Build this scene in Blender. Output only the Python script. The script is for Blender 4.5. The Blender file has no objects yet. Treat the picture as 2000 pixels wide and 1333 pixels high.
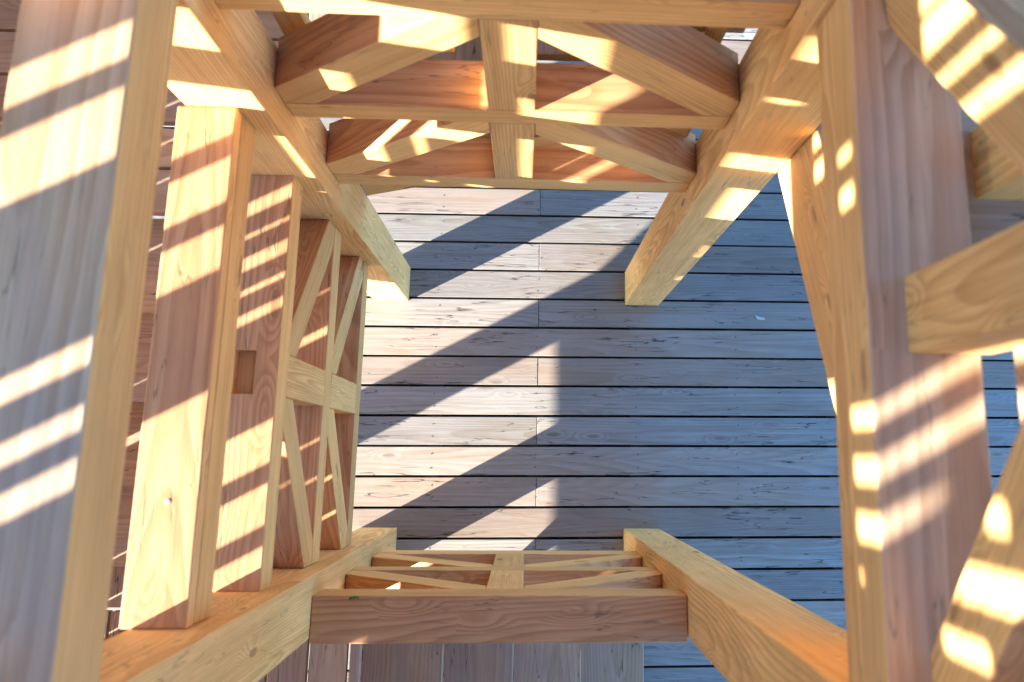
import bpy, bmesh, math, random
from mathutils import Vector, Matrix
random.seed(7)
S = bpy.context.scene
COL = S.collection

# ------------------------------------------------------------------ camera
cd = bpy.data.cameras.new('camera'); cam = bpy.data.objects.new('camera', cd); COL.objects.link(cam)
cam.location = (0.5979, 0.3387, 4.8534)
cam.rotation_euler = (0.2322, -0.0657, 0.0081)
cd.sensor_width = 36.0; cd.lens = 1884.95 / 2000 * 36
cd.shift_x = -151.74 / 2000; cd.shift_y = -221.95 / 2000
cd.clip_start = 0.05; cd.clip_end = 400
cd.dof.use_dof = True; cd.dof.focus_distance = 3.9; cd.dof.aperture_fstop = 3.4
S.camera = cam

# ------------------------------------------------------------------ light
A_SUN = 3.35                                   # run east per metre of drop
AZ = 0.534                                     # run north per run east
dvec = Vector((A_SUN, A_SUN * AZ, -1.0)).normalized()      # direction the light travels
EL = math.asin(-dvec.z)
W = bpy.data.worlds.new('World'); S.world = W; W.use_nodes = True
nt = W.node_tree; bg = nt.nodes['Background']
sky = nt.nodes.new('ShaderNodeTexSky'); sky.sky_type = 'NISHITA'; sky.sun_disc = False
sky.sun_elevation = EL
tosun = -dvec
sky.sun_rotation = math.atan2(tosun.x, tosun.y)
sky.air_density = 1.0; sky.dust_density = 0.3; sky.ozone_density = 6.5
nt.links.new(sky.outputs[0], bg.inputs[0]); bg.inputs[1].default_value = 0.15
sd = bpy.data.lights.new('sun', 'SUN'); sun = bpy.data.objects.new('sun', sd); COL.objects.link(sun)
sd.energy = 5.0; sd.angle = math.radians(0.53); sd.color = (1.0, 0.96, 0.90)
sun.rotation_euler = dvec.to_track_quat('-Z', 'Y').to_euler()
sun.location = (-6, -4, 6)
S.view_settings.view_transform = 'Standard'; S.view_settings.look = 'None'
S.view_settings.exposure = 2.7; S.view_settings.gamma = 1.0
S.cycles.max_bounces = 10; S.cycles.diffuse_bounces = 7
S.cycles.use_denoising = True

# ------------------------------------------------------------------ materials
def wood(name, early, late, base_k=1.0, freq=55.0, ringmix=0.55, weather=0.0, islands=False, cracks=0.0, knot=(0.16, 0.07, 0.03), rough=0.62, blotch=0.25, grain=0.18, knots=1.0, tonev=0.13, kscale=(3.6, 12.0, 12.0), kkeep=0.74, hue=0.0):
    """solid growth-ring timber: the grain runs along local X"""
    m = bpy.data.materials.new(name); m.use_nodes = True
    t = m.node_tree; N = t.nodes; L = t.links; N.clear()
    out = N.new('ShaderNodeOutputMaterial'); bs = N.new('ShaderNodeBsdfPrincipled'); L.new(bs.outputs[0], out.inputs[0])
    def nd(k, **kw):
        n = N.new(k)
        for a, b in kw.items(): setattr(n, a, b)
        return n
    def ma(op, a, b=None, c=None, clamp=False):
        n = nd('ShaderNodeMath', operation=op); n.use_clamp = clamp
        for i, v in enumerate((a, b, c)):
            if v is None: continue
            if isinstance(v, (int, float)): n.inputs[i].default_value = v
            else: L.new(v, n.inputs[i])
        return n.outputs[0]
    def vm(op, a, b):
        n = nd('ShaderNodeVectorMath', operation=op)
        for i, v in enumerate((a, b)):
            if isinstance(v, tuple): n.inputs[i].default_value = v
            else: L.new(v, n.inputs[i])
        return n.outputs[0]
    def noise(vec, scale, detail=3, rough_=0.55):
        n = nd('ShaderNodeTexNoise'); n.inputs['Scale'].default_value = scale; n.inputs['Detail'].default_value = detail
        n.inputs['Roughness'].default_value = rough_; L.new(vec, n.inputs['Vector']); return n.outputs[0]
    def mix(f, a, b, mode='MIX'):
        n = nd('ShaderNodeMix', data_type='RGBA', blend_type=mode)
        for i, v in ((0, f), (6, a), (7, b)):
            if isinstance(v, (int, float)): n.inputs[i].default_value = v
            elif isinstance(v, tuple): n.inputs[i].default_value = (*v, 1)
            else: L.new(v, n.inputs[i])
        return n.outputs[2]
    def smooth(v, a, b):
        n = nd('ShaderNodeMapRange'); n.interpolation_type = 'SMOOTHSTEP'
        L.new(v, n.inputs[0]); n.inputs[1].default_value = a; n.inputs[2].default_value = b; return n.outputs[0]
    tc = nd('ShaderNodeTexCoord')
    if islands:
        geo = nd('ShaderNodeNewGeometry'); rnd = geo.outputs['Random Per Island']
    else:
        oi = nd('ShaderNodeObjectInfo'); rnd = oi.outputs['Random']
    wn = nd('ShaderNodeTexWhiteNoise', noise_dimensions='1D'); L.new(rnd, wn.inputs['W'])
    off = vm('MULTIPLY', wn.outputs['Color'], (9.0, 9.0, 9.0))
    p = vm('ADD', tc.outputs['Object'], (0, 0, 0))
    ps = vm('ADD', p, off)                       # decorrelated coordinates
    seprnd = nd('ShaderNodeSeparateColor'); L.new(wn.outputs['Color'], seprnd.inputs[0])
    r1, r2, r3 = seprnd.outputs
    # slow wander of the pith
    wl = vm('MULTIPLY', ps, (0.9, 2.2, 2.2))
    w1 = ma('SUBTRACT', noise(wl, 1.0, 2), 0.5)
    w2 = ma('SUBTRACT', noise(vm('ADD', wl, (7.3, 1.7, 4.1)), 1.0, 2), 0.5)
    w3 = ma('SUBTRACT', noise(vm('MULTIPLY', ps, (5.0, 16.0, 16.0)), 1.0, 3), 0.5)
    # knots
    vo = nd('ShaderNodeTexVoronoi'); vo.inputs['Scale'].default_value = 1.0
    kv = vm('MULTIPLY', ps, kscale); L.new(kv, vo.inputs['Vector'])
    sc = nd('ShaderNodeSeparateColor'); L.new(vo.outputs['Color'], sc.inputs[0])
    keep = ma('GREATER_THAN', sc.outputs[0], kkeep)
    kd = vo.outputs['Distance']
    kbump = ma('MULTIPLY', ma('SUBTRACT', 1.0, smooth(kd, 0.05, 0.55)), keep)
    kcore = ma('MULTIPLY', ma('SUBTRACT', 1.0, smooth(kd, 0.07, 0.15)), keep)
    kring = ma('MULTIPLY', ma('SUBTRACT', 1.0, smooth(ma('ABSOLUTE', ma('SUBTRACT', kd, 0.13)), 0.0, 0.035)), keep)
    sp = nd('ShaderNodeSeparateXYZ'); L.new(p, sp.inputs[0])
    x, y, z = sp.outputs
    if islands:
        # every board its own pith: repeat on local y by the per-island offset
        yy = ma('ADD', ma('SUBTRACT', ma('MODULO', ma('ADD', y, 50.0), 0.145), 0.072), ma('MULTIPLY', ma('SUBTRACT', r1, 0.5), 0.10))
    else:
        yy = ma('ADD', y, ma('MULTIPLY', ma('SUBTRACT', r1, 0.5), 0.14))
    zz = ma('ADD', z, ma('ADD', 0.035, ma('MULTIPLY', r2, 0.10)))
    tilt = ma('MULTIPLY', x, ma('MULTIPLY', ma('SUBTRACT', r3, 0.5), 0.09))
    yy = ma('ADD', yy, ma('MULTIPLY', w1, 0.05))
    zz = ma('ADD', ma('ADD', zz, tilt), ma('MULTIPLY', w2, 0.05))
    rad = ma('SQRT', ma('ADD', ma('MULTIPLY', yy, yy), ma('MULTIPLY', zz, zz)))
    rad = ma('ADD', rad, ma('MULTIPLY', w3, 0.0035))
    rad = ma('ADD', rad, ma('MULTIPLY', kbump, 0.030 * knots))
    rv = ma('MULTIPLY', rad, freq * 2)
    fr = ma('FRACT', rv)
    ring = ma('MULTIPLY', smooth(fr, 0.15, 0.88), ma('SUBTRACT', 1.0, smooth(fr, 0.9, 1.0)))
    strength = ma('ADD', 0.35, noise(vm('MULTIPLY', ps, (1.5, 9.0, 9.0)), 1.0, 2))
    fine = noise(vm('MULTIPLY', ps, (7.0, 230.0, 230.0)), 1.0, 4, 0.7)
    med = noise(vm('MULTIPLY', ps, (1.6, 60.0, 60.0)), 1.0, 5, 0.7)
    blo = noise(vm('MULTIPLY', ps, (3.0, 7.0, 7.0)), 1.0, 4, 0.6)
    c = mix(ma('MULTIPLY', ma('MULTIPLY', ring, strength), ringmix, clamp=True), early, late)
    c = mix(ma('MULTIPLY', smooth(med, 0.4, 0.72), 0.5), c, late)
    if hue: c = mix(ma('MULTIPLY', smooth(r2, 0.35, 1.0), hue), c, (0.33, 0.205, 0.12))
    # tone of each piece
    tone = ma('ADD', 1.0 - tonev, ma('MULTIPLY', r3, 2 * tonev))
    c = mix(1.0, c, nd_rgb(N, L, tone), 'MULTIPLY')
    fg = ma('ADD', 1.0 - grain, ma('MULTIPLY', fine, 2 * grain))
    c = mix(1.0, c, nd_rgb(N, L, fg), 'MULTIPLY')
    bl = ma('ADD', 1.0 - blotch, ma('MULTIPLY', blo, 2 * blotch))
    c = mix(1.0, c, nd_rgb(N, L, bl), 'MULTIPLY')
    if weather > 0:
        wmask = smooth(noise(vm('MULTIPLY', ps, (1.4, 4.5, 4.5)), 1.0, 4, 0.6), 0.35, 0.72)
        c = mix(ma('MULTIPLY', wmask, weather), c, (0.30, 0.30, 0.31))
        stain = smooth(noise(vm('MULTIPLY', vm('ADD', ps, (3.0, 5.0, 1.0)), (5.0, 14.0, 14.0)), 1.0, 5, 0.7), 0.62, 0.80)
        c = mix(ma('MULTIPLY', stain, 0.45), c, (0.10, 0.085, 0.08))
    if knots > 0:
        c = mix(ma('MULTIPLY', kcore, 0.65 * knots), c, knot)
        c = mix(ma('MULTIPLY', kring, 0.45 * knots), c, tuple(k * 0.6 for k in knot))
    hgt = ma('ADD', ma('MULTIPLY', ring, -0.35), ma('MULTIPLY', fine, 0.7))
    if cracks > 0:
        cn = noise(vm('MULTIPLY', vm('ADD', ps, (1.0, 9.0, 2.0)), (1.8, 26.0, 26.0)), 1.0, 3, 0.5)
        wid = noise(vm('MULTIPLY', ps, (3.0, 6.0, 6.0)), 1.0, 2)
        ck = ma('SUBTRACT', 1.0, smooth(ma('ABSOLUTE', ma('SUBTRACT', cn, 0.5)), 0.0, 0.011))
        ck = ma('MULTIPLY', ck, smooth(wid, 0.45, 0.58))
        c = mix(ma('MULTIPLY', ck, cracks), c, (0.035, 0.028, 0.024))
        hgt = ma('SUBTRACT', hgt, ma('MULTIPLY', ck, 2.5))
    bp = nd('ShaderNodeBump'); bp.inputs['Strength'].default_value = 0.35; bp.inputs['Distance'].default_value = 0.0015
    L.new(hgt, bp.inputs['Height']); L.new(bp.outputs[0], bs.inputs['Normal'])
    L.new(c, bs.inputs['Base Color'])
    rr = ma('ADD', rough - 0.08, ma('MULTIPLY', fine, 0.2)); L.new(rr, bs.inputs['Roughness'])
    bs.inputs['Specular IOR Level'].default_value = 0.25
    return m
def nd_rgb(N, L, v):
    n = N.new('ShaderNodeCombineColor')
    for i in range(3): L.new(v, n.inputs[i])
    return n.outputs[0]
def plain(name, col, rough=0.6, metal=0.0):
    m = bpy.data.materials.new(name); m.use_nodes = True; t = m.node_tree
    b = t.nodes['Principled BSDF']; b.inputs['Roughness'].default_value = rough; b.inputs['Metallic'].default_value = metal
    n = t.nodes.new('ShaderNodeTexNoise'); n.inputs['Scale'].default_value = 12; n.inputs['Detail'].default_value = 5
    r = t.nodes.new('ShaderNodeValToRGB'); t.links.new(n.outputs[0], r.inputs[0])
    r.color_ramp.elements[0].color = (*[c * 0.7 for c in col], 1); r.color_ramp.elements[1].color = (*[min(1, c * 1.3) for c in col], 1)
    t.links.new(r.outputs[0], b.inputs['Base Color']); return m

M_SIDE = wood('larch_side', (0.82, 0.51, 0.195), (0.53, 0.25, 0.07), freq=72, ringmix=0.6, tonev=0.17, blotch=0.24, grain=0.16, knots=1.0, kkeep=0.66, cracks=0.4, weather=0.03)
M_TOP = wood('larch_top_weathered', (0.66, 0.36, 0.165), (0.41, 0.17, 0.06), freq=66, ringmix=0.6, tonev=0.17, weather=0.06, blotch=0.2, grain=0.14, cracks=0.5, knots=0.9)
M_GREY = wood('larch_top_silvered', (0.90, 0.575, 0.305), (0.60, 0.29, 0.12), freq=36, ringmix=0.7, weather=0.35, blotch=0.2, grain=0.14, cracks=0.4, knots=0.9)
M_DECK = wood('deck_board', (0.30, 0.28, 0.235), (0.18, 0.125, 0.085), tonev=0.2, kscale=(4.6, 17.0, 17.0), kkeep=0.76, knots=0.75, hue=0.45, freq=48, ringmix=0.5, weather=0.25, islands=True, cracks=0.9, blotch=0.24, grain=0.22, rough=0.7, knot=(0.12, 0.09, 0.07))
M_TREAD = wood('tread_board', (0.54, 0.36, 0.215), (0.38, 0.225, 0.12), freq=40, ringmix=0.6, weather=0.35, cracks=0.8, blotch=0.25, grain=0.2, rough=0.7, knot=(0.10, 0.07, 0.05))
M_BLOCKER = wood('blocker_wood_dark', (0.26, 0.20, 0.15), (0.16, 0.11, 0.07), freq=40, weather=0.3, blotch=0.25)  # for the unseen light-blocking boards, dark to limit warm bounce
M_DARK = plain('groove_shade_dark', (0.035, 0.03, 0.026), 0.9)  # shade put into the colour, for the groove strip
M_GROUND = plain('gravel_soil', (0.16, 0.14, 0.11), 0.95)
M_STEEL = plain('galvanised_steel', (0.45, 0.45, 0.46), 0.5, 0.3)
M_SCREW = plain('dull_screw', (0.13, 0.12, 0.11), 0.5, 0.5)
M_LEAF = plain('green_leaf', (0.05, 0.16, 0.02), 0.5)
M_CHIP = plain('dry_flake', (0.55, 0.50, 0.42), 0.7)

# ------------------------------------------------------------------ helpers
WM = {}
def tag(o, label=None, cat=None, group=None, kind=None):
    for k, v in (('label', label), ('category', cat), ('group', group), ('kind', kind)):
        if v: o[k] = v
    return o
def empty(name, loc, label, cat, group=None):
    o = bpy.data.objects.new(name, None); COL.objects.link(o); o.location = loc; o.empty_display_size = 0.2
    return tag(o, label, cat, group)
def finish(name, bm, mats, mat4, parent=None, bev=0.0035, topmat=True):
    """mesh given in local coordinates (grain on X); slot 1 is used on faces that look up in the world"""
    bmesh.ops.recalc_face_normals(bm, faces=bm.faces)
    me = bpy.data.meshes.new(name)
    if topmat and len(mats) > 1:
        r = mat4.to_3x3()
        for f in bm.faces:
            f.material_index = 1 if (r @ f.normal).z > 0.55 else 0
    bm.to_mesh(me); bm.free()
    for m in mats: me.materials.append(m)
    o = bpy.data.objects.new(name, me); COL.objects.link(o)
    o.matrix_world = mat4
    WM[o.name] = mat4.copy()
    if parent:
        o.parent = parent; o.matrix_parent_inverse = Matrix.Identity(4)
        pw = WM.get(parent.name) or Matrix.Translation(parent.location)
        o.matrix_basis = pw.inverted() @ mat4
    if bev:
        b = o.modifiers.new('edge', 'BEVEL'); b.width = bev; b.segments = 2; b.limit_method = 'ANGLE'; b.angle_limit = math.radians(40)
    return o
def beam(name, lo, hi, axis, parent, mats=None, bev=0.0035, jit=0.0015):
    """axis aligned timber between two world corners; axis = grain direction"""
    lo = Vector(lo); hi = Vector(hi); c = (lo + hi) / 2; d = hi - lo
    if axis == 'X': R_ = Matrix.Identity(3)
    elif axis == 'Y': R_ = Matrix(((0, -1, 0), (1, 0, 0), (0, 0, 1)))
    else: R_ = Matrix(((0, 0, -1), (0, 1, 0), (1, 0, 0)))
    dl = R_.transposed() @ d; dl = Vector([abs(v) for v in dl])
    bm = bmesh.new(); bmesh.ops.create_cube(bm, size=1)
    for v in bm.verts: v.co = Vector((v.co.x * dl.x, v.co.y * dl.y, v.co.z * dl.z))
    return finish(name, bm, mats or [M_SIDE, M_TOP], Matrix.Translation(c) @ R_.to_4x4(), parent, bev)
def plank(name, pts, ax, lo, hi, parent, mats=None, bev=0.003):
    """prism with outline pts in a vertical frame plane; ax 'X' -> pts are (y,z), extruded on x; ax 'Y' -> pts (x,z). Grain along first edge."""
    d = Vector((pts[1][0] - pts[0][0], pts[1][1] - pts[0][1])).normalized(); n = Vector((-d.y, d.x))
    c = sum((Vector(p) for p in pts), Vector((0, 0))) / len(pts)
    if ax == 'X':
        X = Vector((0, d.x, d.y)); Z = Vector((0, n.x, n.y)); O = Vector(((lo + hi) / 2, c.x, c.y))
    else:
        X = Vector((d.x, 0, d.y)); Z = Vector((n.x, 0, n.y)); O = Vector((c.x, (lo + hi) / 2, c.y))
    Y = Z.cross(X); R_ = Matrix((X, Y, Z)).transposed()
    loc = [((Vector(p) - c).dot(d), (Vector(p) - c).dot(n)) for p in pts]
    h = (hi - lo) / 2
    bm = bmesh.new()
    a = [bm.verts.new((u, -h, v)) for u, v in loc]; b = [bm.verts.new((u, h, v)) for u, v in loc]
    bm.faces.new(a); bm.faces.new(b[::-1])
    for i in range(len(a)):
        j = (i + 1) % len(a); bm.faces.new((a[i], b[i], b[j], a[j]))
    return finish(name, bm, mats or [M_SIDE, M_TOP], Matrix.Translation(O) @ R_.to_4x4(), parent, bev)

# ------------------------------------------------------------------ setting: deck and ground
XE, YN, PS = 1.0915, 1.0899, 0.1729
PITCH, G0, TB = 0.145, 1.6874, 0.0067
OFFS = {0: .0007, 1: -.0003, 2: .0017, 3: .0004, 4: .0002, 5: -.0006, 6: -.0019, 7: -.0017, 8: -.0019, 9: -.0011, 10: -.0006, 11: -.0006, 12: .0013, 13: .0002, 14: .0023, 16: .0021}
def floor_mesh():
    bm = bmesh.new(); hw = 0.0055
    for i in range(-32, 44):
        y1 = G0 - PITCH * i + OFFS.get(i, 0) - hw; y0 = G0 - PITCH * (i + 1) + OFFS.get(i + 1, 0) + hw
        step = 4.9
        joint = 0.66 if i % 2 == 0 else 0.66 + 2.45
        k0 = -2; xs = [joint + step * k for k in range(k0, 3)]
        for a, b in zip(xs, xs[1:]):
            a2, b2 = a + 0.0012, b - 0.0012; j0, j1 = random.uniform(-.0012, .0012), random.uniform(-.0012, .0012)
            dz = random.uniform(-0.001, 0.001)
            vs = [bm.verts.new((x, y, z)) for z in (dz, -0.03) for x, y in ((a2, y0 + j0), (b2, y0 + j1), (b2, y1 + j1), (a2, y1 - j0))]
            bm.faces.new(vs[0:4]); 
            for q in range(4):
                r = (q + 1) % 4; bm.faces.new((vs[q], vs[q + 4], vs[r + 4], vs[r]))
    return bm
fo = finish('deck_floor', floor_mesh(), [M_DECK], Matrix.Rotation(TB, 4, 'Z'), None, bev=0.0022, topmat=False)
tag(fo, 'weathered timber deck boards laid side by side with dark gaps', kind='structure')
def joists():
    bm = bmesh.new()
    for k in range(-18, 20):
        x = 0.153 + 0.5 * k
        for (a, b) in (((x - 0.035, -5.2, -0.2), (x + 0.035, 6.4, -0.0315)),):
            g = bmesh.ops.create_cube(bm, size=1)['verts']
            for v in g: v.co = Vector([(a[i] + b[i]) / 2 + v.co[i] * (b[i] - a[i]) for i in range(3)])
    return bm
M_JOIST = plain('joist_timber', (0.13, 0.11, 0.09), 0.9)
tag(finish('deck_joists', joists(), [M_JOIST], Matrix.Identity(4), None, 0, False), 'dark joists under the deck boards', kind='structure')
bm = bmesh.new(); bmesh.ops.create_grid(bm, x_segments=8, y_segments=8, size=150)
g = None
bm2 = bmesh.new()
for i in range(-2, 17):
    for k in range(-3, 6):
        for f in (0.28, 0.72):
            x = 0.153 + 0.5 * k + random.uniform(-.008, .008); y = G0 - PITCH * (i + f) + random.uniform(-.004, .004)
            mtx = Matrix.Translation((x, y + TB * x, 0.0008)); bmesh.ops.create_circle(bm2, cap_ends=True, segments=12, radius=0.0038, matrix=mtx)
sc_ = finish('deck_screws', bm2, [M_SCREW], Matrix.Identity(4), None, 0, False); tag(sc_, 'small dull screw heads in the deck boards', kind='structure')
g = finish('ground', bm, [M_GROUND], Matrix.Translation((0, 0, -0.42)), None, 0, False); tag(g, 'bare ground below and around the deck', kind='structure')

# ------------------------------------------------------------------ lattice tower
T = empty('lattice_tower', (0.546, 0.545, 0), 'open lattice tower of pale larch posts, rails and raking braces around the empty central shaft', 'timber tower')
ZT = 4.35
corners = {'sw': (-PS, 0.0, -PS, 0.0), 'nw': (-PS, 0.0, YN, YN + PS), 'se': (XE - 0.007, XE - 0.007 + PS, -PS, 0.0), 'ne': (XE, XE + PS, YN, YN + PS)}
for k, (x0, x1, y0, y1) in corners.items():
    beam('corner_post', (x0, y0, -0.03), (x1, y1, ZT if k != 'sw' and k != 'nw' else ZT), 'Z', T, bev=0.004)
DW, DS, DN, DE, RW = 0.058, 0.056, 0.069, 0.045, 0.129
def rail(side, zb, zt, w=RW, d=None, mats=None, label=None):
    e = 0.0
    if side == 'W': d = DW if d is None else d; r = beam('rail', (-d - w, 0.0014, zb), (-d, YN - 0.0014, zt), 'Y', T, mats)
    if side == 'E': d = DE if d is None else d; r = beam('rail', (XE + d, 0.0014, zb), (XE + d + w, YN - 0.0014, zt), 'Y', T, mats)
    if side == 'S': r = beam('rail', (0.0014, -DS - w, zb), (XE - 0.0084, -DS, zt), 'X', T)
    if side == 'N': r = beam('rail', (0.0014, YN + DN, zb), (XE - 0.0014, YN + DN + w, zt), 'X', T)
    if label: r['label'] = label
    return r
W5, W4, W3, W2, W1 = (0.912, 1.015), (1.511, 1.62), (2.119, 2.231), (2.625, 2.775), (3.181, 3.366)
S5, S4, S3 = (0.509, 0.661), (1.129, 1.24), (1.731, 1.881)
N4, N3, N2 = (1.906, 2.014), (2.521, 2.615), (3.12, 3.233)
E1 = (3.281, 3.455)
rail('W', *W5); rail('W', *W4)
# W3 carries an open mortise in its top
def mortised(zb, zt):
    x1, x0 = -DW, -DW - RW; ym0, ym1 = 0.491, 0.606; xm = -0.1185
    bm = bmesh.new()
    O = Vector(((x0 + x1) / 2, YN / 2, (zb + zt) / 2)); R_ = Matrix(((0, -1, 0), (1, 0, 0), (0, 0, 1)))
    def box(a, b):
        g = bmesh.ops.create_cube(bm, size=1)['verts']
        for v in g:
            wv = Vector([(a[i] + b[i]) / 2 + v.co[i] * (b[i] - a[i]) for i in range(3)]); v.co = R_.transposed() @ (wv - O)
    # outline as one solid: top sheet with hole
    xs = [x0, x0 + 0.012, xm, x1]; ys = [0, ym0, ym1, YN]; dep = 0.045
    P_ = lambda x, y, z: R_.transposed() @ (Vector((x, y, z)) - O)
    vt = {(i, j): bm.verts.new(P_(xs[i], ys[j], zt)) for i in range(4) for j in range(4)}
    for i in range(3):
        for j in range(3):
            if (i, j) == (1, 1): continue
            bm.faces.new((vt[i, j], vt[i + 1, j], vt[i + 1, j + 1], vt[i, j + 1]))
    lowp = {(i, j): bm.verts.new(P_(xs[i], ys[j], zt - dep)) for i in (1, 2) for j in (1, 2)}
    bm.faces.new((lowp[1, 1], lowp[2, 1], lowp[2, 2], lowp[1, 2]))
    for a, b in (((1, 1), (2, 1)), ((2, 1), (2, 2)), ((2, 2), (1, 2)), ((1, 2), (1, 1))):
        bm.faces.new((vt[a], vt[b], lowp[b], lowp[a]))
    bt = {(i, j): bm.verts.new(P_(xs[i], ys[j], zb)) for i in (0, 3) for j in range(4)}
    for s in (0, 3):
        for j in range(3): bm.faces.new((vt[s, j], vt[s, j + 1], bt[s, j + 1], bt[s, j]))
    for j in (0, 3): bm.faces.new([vt[i, j] for i in range(4)] + [bt[3, j], bt[0, j]])
    bm.faces.new([bt[0, j] for j in range(4)] + [bt[3, j] for j in (3, 2, 1, 0)])
    return finish('rail', bm, [M_SIDE, M_TOP], Matrix.Translation(O) @ R_.to_4x4(), T, 0.003)
r = mortised(*W3); r['label'] = 'rail with a dark square mortise in its top'
beam('mortise_floor', (-DW - RW + 0.0125, 0.4915, W3[1] - 0.0449), (-0.119, 0.6055, W3[1] - 0.036), 'Y', r, mats=[M_SIDE], bev=0)
# W2 is a body with a capping board over a thin groove
r = rail('W', W2[0], W2[1] - 0.046, label='lower body of the grooved handrail beam')
c_ = beam('rail_cap', (-DW - RW - 0.002, 0.001, W2[1] - 0.041), (-DW, YN - 0.001, W2[1]), 'Y', r, bev=0.004)
beam('groove_shade_strip', (-DW - RW + 0.01, 0.002, W2[1] - 0.046), (-DW - 0.012, YN - 0.002, W2[1] - 0.041), 'Y', r, mats=[M_DARK], bev=0)  # near-black strip stands in for shade inside the groove
rail('W', 3.315, 3.47, w=0.171, d=0.0015, mats=[M_SIDE, M_GREY])
for s in (S5, S4, S3): rail('S', *s)
for s in (N4, N3, N2): rail('N', *s)
rail('N', 3.74, 3.85)
rail('E', *E1, w=0.171, d=0.0105, mats=[M_SIDE, M_GREY])
rail('E', 3.962, 4.07, w=0.129, d=0.0685)
K0, K1 = 0.490, 0.6045
def braces(side, lowtop, upbot, ins=0.0, w=RW):
    """king post and two raking braces between two rails"""
    zb, zt = lowtop, upbot; h = zt - zb
    if side == 'W': ax, lo, hi, L_ = 'X', -DW - w, -DW, YN
    if side == 'E': ax, lo, hi, L_ = 'X', XE + 0.0685, XE + 0.0685 + 0.129, YN
    if side == 'S': ax, lo, hi, L_ = 'Y', -DS - w, -DS, XE - 0.007
    if side == 'N': ax, lo, hi, L_ = 'Y', YN + DN, YN + DN + w, XE
    if ax == 'X': beam('king_post', (lo, K0, zb + 0.001), (hi, K1, zt - 0.001), 'Z', T, bev=0.003)
    else: beam('king_post', (K0, lo, zb + 0.001), (K1, hi, zt - 0.001), 'Z', T, bev=0.003)
    e = 0.002
    if h > 0.4:
        lw, tw = 0.105, 0.092
    for s in (0, 1):
        # outline: end foot, underside to king post, king post face, top, back to the corner post
        a = [(0.0015, zb + 0.001), (0.075, zb + 0.001), (K0 - 0.0015, zt - 0.085), (K0 - 0.0015, zt - 0.001), (K0 - 0.085, zt - 0.001), (0.0015, zb + 0.10)]
        if s: a = [(L_ - u * (L_ - K1) / K0, v) for u, v in a]
        # put the long lower edge first for the grain
        a = a[1:] + a[:1]
        if s: a = a[::-1]; a = a[4:] + a[:4]
        plank('raking_brace', a, ax, lo + 0.0015, hi - 0.0015, T)
braces('W', W5[1], W4[0]); braces('W', W4[1], W3[0])
braces('S', S5[1], S4[0]); braces('S', S4[1], S3[0])
braces('N', N4[1], N3[0]); braces('N', N3[1], N2[0]); 
braces('E', E1[1], 3.962)
# screw in the top of W2
bm = bmesh.new(); bmesh.ops.create_cone(bm, segments=20, radius1=0.0055, radius2=0.005, depth=0.0016, cap_ends=True)
finish('screw_head', bm, [M_STEEL], Matrix.Translation((-0.120, 0.2426, W2[1] + 0.0008)), r, 0.0005, False)

# ------------------------------------------------------------------ staircase winding round the tower
ST = empty('winding_staircase', (-0.7, -0.7, 0), 'staircase of plank treads climbing anticlockwise round the outside of the lattice tower', 'staircase')
RISE = 0.2; OUT = 1.25
def tread(side, k, a, b, z):
    """a,b along the going direction; two planks deep"""
    th = 0.045
    if side == 'S': beam('tread', (a, -OUT, z - th), (b, -PS - 0.055, z), 'Y', ST, mats=[M_TREAD], bev=0.004)
    if side == 'W': beam('tread', (-OUT, a, z - th), (-PS - 0.055, b, z), 'X', ST, mats=[M_TREAD], bev=0.004)
    if side == 'N': beam('tread', (a, YN + PS + 0.055, z - th), (b, YN + OUT, z), 'Y', ST, mats=[M_TREAD], bev=0.004)
    if side == 'E': beam('tread', (XE + PS + 0.004, a, z - th), (XE + OUT, b, z), 'X', ST, mats=[M_TREAD], bev=0.004)
SX = [1.155, 0.861, 0.571, 0.300, 0.013]
for k in range(4): tread('S', k, SX[k + 1] - 0.03, SX[k], 0.2 * (k + 1))
WY = [-0.051, 0.221, 0.497, 0.760, 1.031]
for k in range(4): tread('W', k, WY[k], WY[k + 1] + 0.03, 1.0 + 0.2 * (k + 1))
NX = [-0.06, 0.225, 0.51, 0.79, 1.065]
for k in range(4): tread('N', k, NX[k], NX[k + 1] + 0.03, 2.0 + 0.2 * (k + 1))
EY = [1.15, 0.865, 0.585, 0.305, 0.03]
for k in range(4): tread('E', k, EY[k + 1] - 0.03, EY[k], 3.0 + 0.2 * (k + 1))
# landings, each board a timber of its own
def landing(x0, x1, y0, y1, z, axis, start, step):
    if axis == 'Y':
        x = start
        first = True
        while x > x0 + 0.02:
            a = max(x0, x - step + 0.010)
            beam('landing_board', (a, y0, z - 0.045), (x, y1, z), 'Y', ST, mats=[M_TREAD], bev=0.003); x -= step
    else:
        y = start
        while y < y1 - 0.02:
            b = min(y1, y + step - 0.010)
            beam('landing_board', (x0, y, z - 0.045), (x1, b, z), 'X', ST, mats=[M_TREAD], bev=0.003); y += step
beam('landing_board', (-0.024, -OUT, 0.955), (0.013, -PS - 0.055, 1.0), 'Y', ST, mats=[M_TREAD], bev=0.003)
landing(-OUT, 0, -OUT, -PS - 0.055, 1.0, 'Y', -0.036, 0.1445)
for i in range(7):
    x = -0.27 - 0.1445 * i
    if x - 0.134 > -OUT: beam('landing_board', (x - 0.134, -PS - 0.04, 0.955), (x, -0.021, 1.0), 'Y', ST, mats=[M_TREAD], bev=0.003)
landing(-OUT, -PS - 0.055, 1.031, YN + PS + 0.03, 2.0, 'X', 1.031, 0.1425)
landing(-OUT, -0.07, 1.3165, YN + OUT, 2.0, 'X', 1.3165, 0.1425)
landing(XE + 0.0, XE + OUT, YN + PS + 0.055, YN + OUT, 3.0, 'X', YN + PS + 0.055, 0.1425)
landing(XE + PS + 0.055, XE + OUT, -OUT, 0.03 - 0.04, 4.0, 'Y', XE + OUT, 0.1445)
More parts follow.
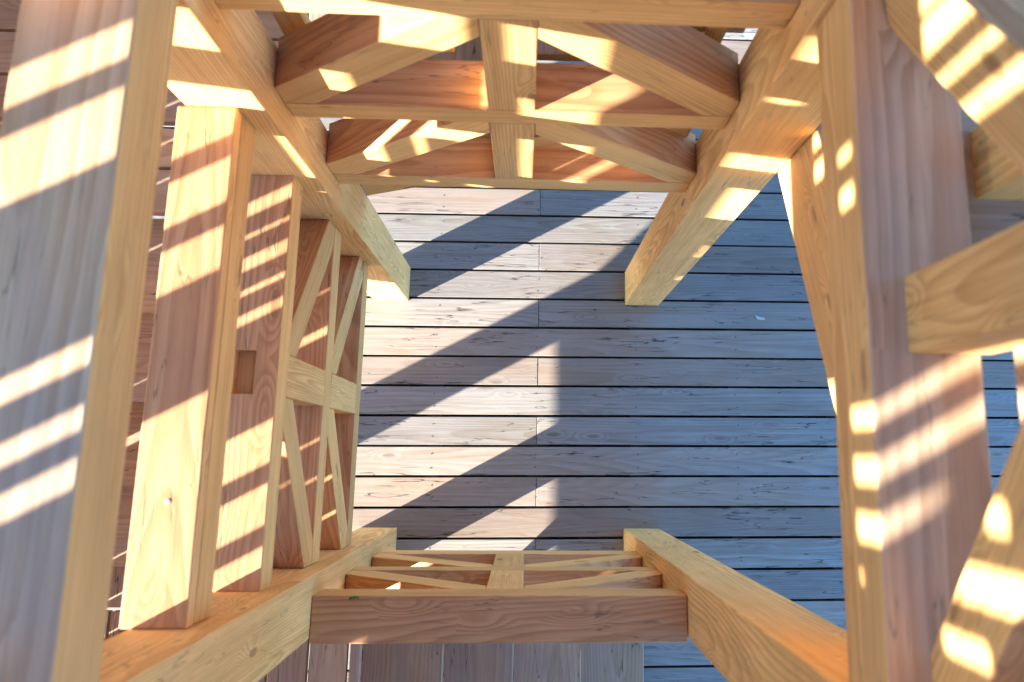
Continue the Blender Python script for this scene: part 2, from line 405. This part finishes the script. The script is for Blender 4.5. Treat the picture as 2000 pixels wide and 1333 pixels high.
beam('landing_beam', (-OUT - 0.0, -OUT - 0.05, 0.607), (-0.0205, -OUT, 0.95), 'X', ST, mats=[M_SIDE, M_TREAD])  # out-of-view beam added to stop sun passing under the landing
# stringers (inner one against the tower posts, outer one against the outer posts)
def stringer(side, inner, zl, h, length_lo, length_hi, base, slope=0.70):
    pass
def run(ax, pts, lo, hi, name='stringer'): plank(name, pts, ax, lo, hi, ST, mats=[M_SIDE, M_TREAD], bev=0.003)
m = 0.70
# W flight: landing beam then raking stringer
def wz(y, zl): return zl + m * (y + 0.03)
for (x0, x1, zl, h) in ((-OUT - 0.05, -OUT, 0.607, 0.30), (-PS - 0.045, -PS, 0.38, 0.30)):
    run('X', [(-0.03, zl), (1.06, wz(1.06, zl)), (1.06, wz(1.06, zl) + h), (-0.03, zl + h)], x0, x1)
beam('landing_beam', (-OUT - 0.05, -OUT - 0.05, 0.607), (-OUT - 0.0005, -0.0305, 0.958), 'Y', ST, mats=[M_SIDE, M_TREAD])
beam('landing_beam', (-OUT - 0.05, 1.0605, 1.36), (-OUT, YN + OUT, 1.95), 'Y', ST, mats=[M_SIDE, M_TREAD])
for (y0, y1, zl) in ((-PS - 0.045, -PS, 0.38), (-OUT - 0.05, -OUT, 0.60)):
    run('Y', [(-0.02, zl), (-0.02, zl + 0.30), (0.42 if zl < .5 else 0.70, 0.38 if zl < .5 else 0.40), (0.52 if zl < .5 else 0.83, 0.0)], y0, y1)
for (y0, y1, zl) in ((YN + PS, YN + PS + 0.045, 1.38), (YN + OUT, YN + OUT + 0.05, 1.60)):
    run('Y', [(0.0, zl), (1.06, zl + m * 1.06), (1.06, zl + m * 1.06 + 0.3), (0.0, zl + 0.3)], y0, y1)
for (x0, x1, zl) in ((XE + PS + 0.002, XE + PS + 0.045, 2.375), (XE + OUT, XE + OUT + 0.05, 2.60)):
    run('X', [(YN, zl), (0.03, zl + 0.60 * (YN - 0.03)), (0.03, zl + 0.60 * (YN - 0.03) + 0.36), (YN, zl + 0.36)], x0, x1)
beam('landing_beam', (XE + PS + 0.002, YN, 2.375), (XE + PS + 0.045, YN + PS, 2.72), 'Y', ST, mats=[M_SIDE, M_TREAD])
# small uprights beside the north flight
for (a, b) in ((0.0, 0.066), (0.365, 0.402), (0.688, 0.74), (1.0, 1.05)):
    beam('baluster', (a, 1.312, 2.60), (b, 1.345, 3.75), 'Z', ST, bev=0.003)
beam('newel', (1.313, 0.745, 3.0), (1.47, 0.86, 4.3), 'Z', ST, bev=0.003)
beam('bearer', (1.32, 0.355, 3.601), (2.2, 0.41, 3.66), 'X', ST, mats=[M_SIDE], bev=0.003)

# ------------------------------------------------------------------ outer west frame with its slatted balustrade and added sun-blocking boards
OW = empty('slatted_balustrade', (-1.33, 0.5, 0), 'tall slatted timber balustrade out of view west of the staircase, its slats and boards set to cast the sun stripes', 'balustrade')
for (y0, y1) in ((-PS, 0.0), (YN, YN + PS)):
    beam('outer_post', (-OUT - PS, y0, -0.03), (-OUT, y1, 5.2), 'Z', OW, bev=0.004)
XP = -1.33
def picket(c, z0, z1, wc=0.057, x=XP, t=0.03):
    y = c + AZ * x; wy = wc - AZ * t
    beam('picket', (x - t / 2, y - wy / 2, z0), (x + t / 2, y + wy / 2, z1), 'Z', OW, bev=0.002)
def hrail(y0, y1, z0, z1, x=XP, t=0.07):
    beam('balustrade_rail', (x - t / 2, y0, z0), (x + t / 2, y1, z1), 'Y', OW)
hrail(0.001, 1.089, 3.28, 3.47); hrail(-1.3, -PS - 0.001, 3.28, 3.47)
hrail(0.001, 1.089, 3.98, 4.08); hrail(-1.3, -PS - 0.001, 3.98, 4.08)
hrail(0.001, 1.089, 4.62, 5.2); hrail(-1.3, -PS - 0.001, 4.62, 5.2)
hrail(-1.3, -0.66, 2.33, 2.62)
def board(ya, yb, z0, z1):  # unseen boards added between the slats to block and shape sunlight
    beam('blocker_board', (XP - 0.012, ya, z0), (XP + 0.012, yb, z1), 'Z', OW, bev=0.002)
def cy(c): return c + AZ * XP
# close low boards added to block sun, climbing with the flight
y = -0.66 + 0.012; 
while y < YN - 0.02:
    if not (-PS - 0.10 < y < 0.0):
        zb_ = 0.96 + 0.7 * max(0.0, y)
        board(y, min(y + 0.105, YN), zb_, 2.42 + 0.10 * max(0.0, y))
    y += 0.122
for ya, yb in ((-1.249, -1.105), (-1.105, -0.912), (-0.872, -0.775), (-0.775, -0.665)):
    board(ya, yb, 0.96, 2.15)
    board(ya, yb, 2.62, 3.28)
board(-0.912, -0.872, 2.0, 2.33); board(-0.912, -0.872, 2.62, 3.28)
board(cy(1.105), cy(1.25), 1.5, 3.07)
for c in (1.035, 0.880): picket(c, 1.6, 3.28)
for c in (0.970, 0.811): picket(c, 1.6, 2.88)
for c in (0.324, 0.168): picket(c, 2.0, 2.88)
picket(0.482, 2.5, 3.1, 0.045)
for c, w_ in ((0.892, 0.052), (0.430, 0.055), (0.353, 0.042), (0.270, 0.054), (0.752, 0.02)): picket(c, 3.47, 3.98, w_)
board(cy(-0.17), cy(0.2425), 3.47, 3.98); board(cy(-0.556) + 0.001, cy(-0.5), 3.47, 3.98)
picket(1.046, 3.73, 3.98, 0.145); picket(1.22, 3.47, 3.98, 0.06)
board(cy(0.44), cy(0.457), 3.47, 3.98); board(cy(0.458), cy(0.505), 3.47, 3.635); board(cy(0.458), cy(0.505), 3.69, 3.80)
# upper tier of evenly spaced pickets with boards added to cut off the light
for c in (-0.227, -0.308, -0.390, -0.479, 0.1945, 0.2585): picket(c, 4.08, 4.62, 0.052)
board(cy(-0.375), cy(-0.320), 4.205, 4.40)
picket(0.342, 4.08, 4.62, 0.018)
for a_, b_, z0, z1 in ((-0.172, 0.138, 4.08, 4.62), (0.398, 0.53, 4.08, 4.62), (0.10, 0.253, 4.155, 4.33), (0.253, 0.40, 4.08, 4.33), (-0.43, -0.40, 4.105, 4.25), (-0.554, -0.43, 4.08, 4.25), (-0.30, -0.172, 4.42, 4.62), (-0.372, -0.30, 4.46, 4.62), (-0.531, -0.48, 4.385, 4.62)): board(cy(a_), cy(b_), z0, z1)
board(cy(-0.556) + 0.001, cy(-0.532), 4.25, 4.62); board(0.001, YN - 0.001, 4.08, 4.62)
picket(-0.21, 2.0, 2.33, 0.08)
# unseen boards and wall added south of the corner landing to block sun
board(-1.50, cy(-0.556), 0.96, 5.2)
SC = empty('south_light_blocker', (0.5, -1.34, 0), 'unseen close upright boards added beyond the south flight of stairs to block light', 'light blocker')
for i in range(16):
    x0 = -1.345 + 0.152 * i
    beam('blocker_wall_board', (x0, -1.352, 0.96 if x0 < -0.7 else 0.02), (x0 + 0.152, -1.328, 5.2), 'Z', SC, mats=[M_BLOCKER], bev=0.002)
NC = empty('north_light_blocker', (0.5, 2.85, 0), 'unseen close upright boards added beyond the north flight of stairs to block light', 'light blocker')  # unseen wall added to cut sky light from the north
for i in range(18):
    x0 = -1.6 + 0.155 * i
    beam('blocker_wall_board', (x0, 2.84, 0.6), (x0 + 0.152, 2.865, 5.2), 'Z', NC, mats=[M_BLOCKER], bev=0.002)

for i in range(13):
    y0 = YN + PS + 0.0015 + 0.125 * i
    board(y0, y0 + 0.125, 1.0, 5.2)  # unseen boards added to keep sun off the north-west landing
# ------------------------------------------------------------------ unseen planks added over the shaft to block the sky
RF = empty('sky_blocker', (0.2, 0.6, 6.1), 'unseen planks on beams added above the open shaft to block sky light', 'platform')
for i in range(20):
    y0 = -1.35 + 0.215 * i
    beam('sky_blocker_board', (-0.35, y0, 6.1), (1.45, y0 + 0.212, 6.14), 'X', RF, mats=[M_BLOCKER], bev=0)
for x in (-0.3, 0.5, 1.25): beam('sky_blocker_beam', (x, -1.3, 5.9), (x + 0.14, 2.9, 6.098), 'Y', RF, mats=[M_BLOCKER], bev=0)

# ------------------------------------------------------------------ small things
def chip(name, pts, th, mat, mat4):
    bm = bmesh.new(); lo = [bm.verts.new((x, y, z)) for x, y, z in pts]; hi = [bm.verts.new((x * 0.96, y * 0.96, z + th)) for x, y, z in pts]
    bm.faces.new(lo); bm.faces.new(hi[::-1])
    for i in range(len(lo)):
        j = (i + 1) % len(lo); bm.faces.new((lo[i], hi[i], hi[j], lo[j]))
    return finish(name, bm, [mat], mat4, None, 0, False)
o = chip('wood_flake', [(-.028, .012, .004), (-.02, -.008, .001), (0, -.014, .001), (.026, -.012, .003), (.02, -.002, .002), (-.004, .004, .001), (-.016, .006, .003)], 0.0025, M_CHIP, Matrix.Translation((1.788, 1.037, 0.001)))
tag(o, 'pale curled flake lying on the blue shaded deck boards', 'wood flake')
o = chip('leaf_scrap', [(-.016, -.006, 0), (-.004, -.002, .002), (.008, .0, .003), (.016, -.005, .001), (.013, .005, .002), (.002, .006, .004), (-.010, .003, .002)], 0.0015, M_LEAF, Matrix.Translation((0.120, -0.062, S3[1] + 0.0005)))
tag(o, 'tiny green leaf scrap on the edge of the brown south rail', 'leaf')
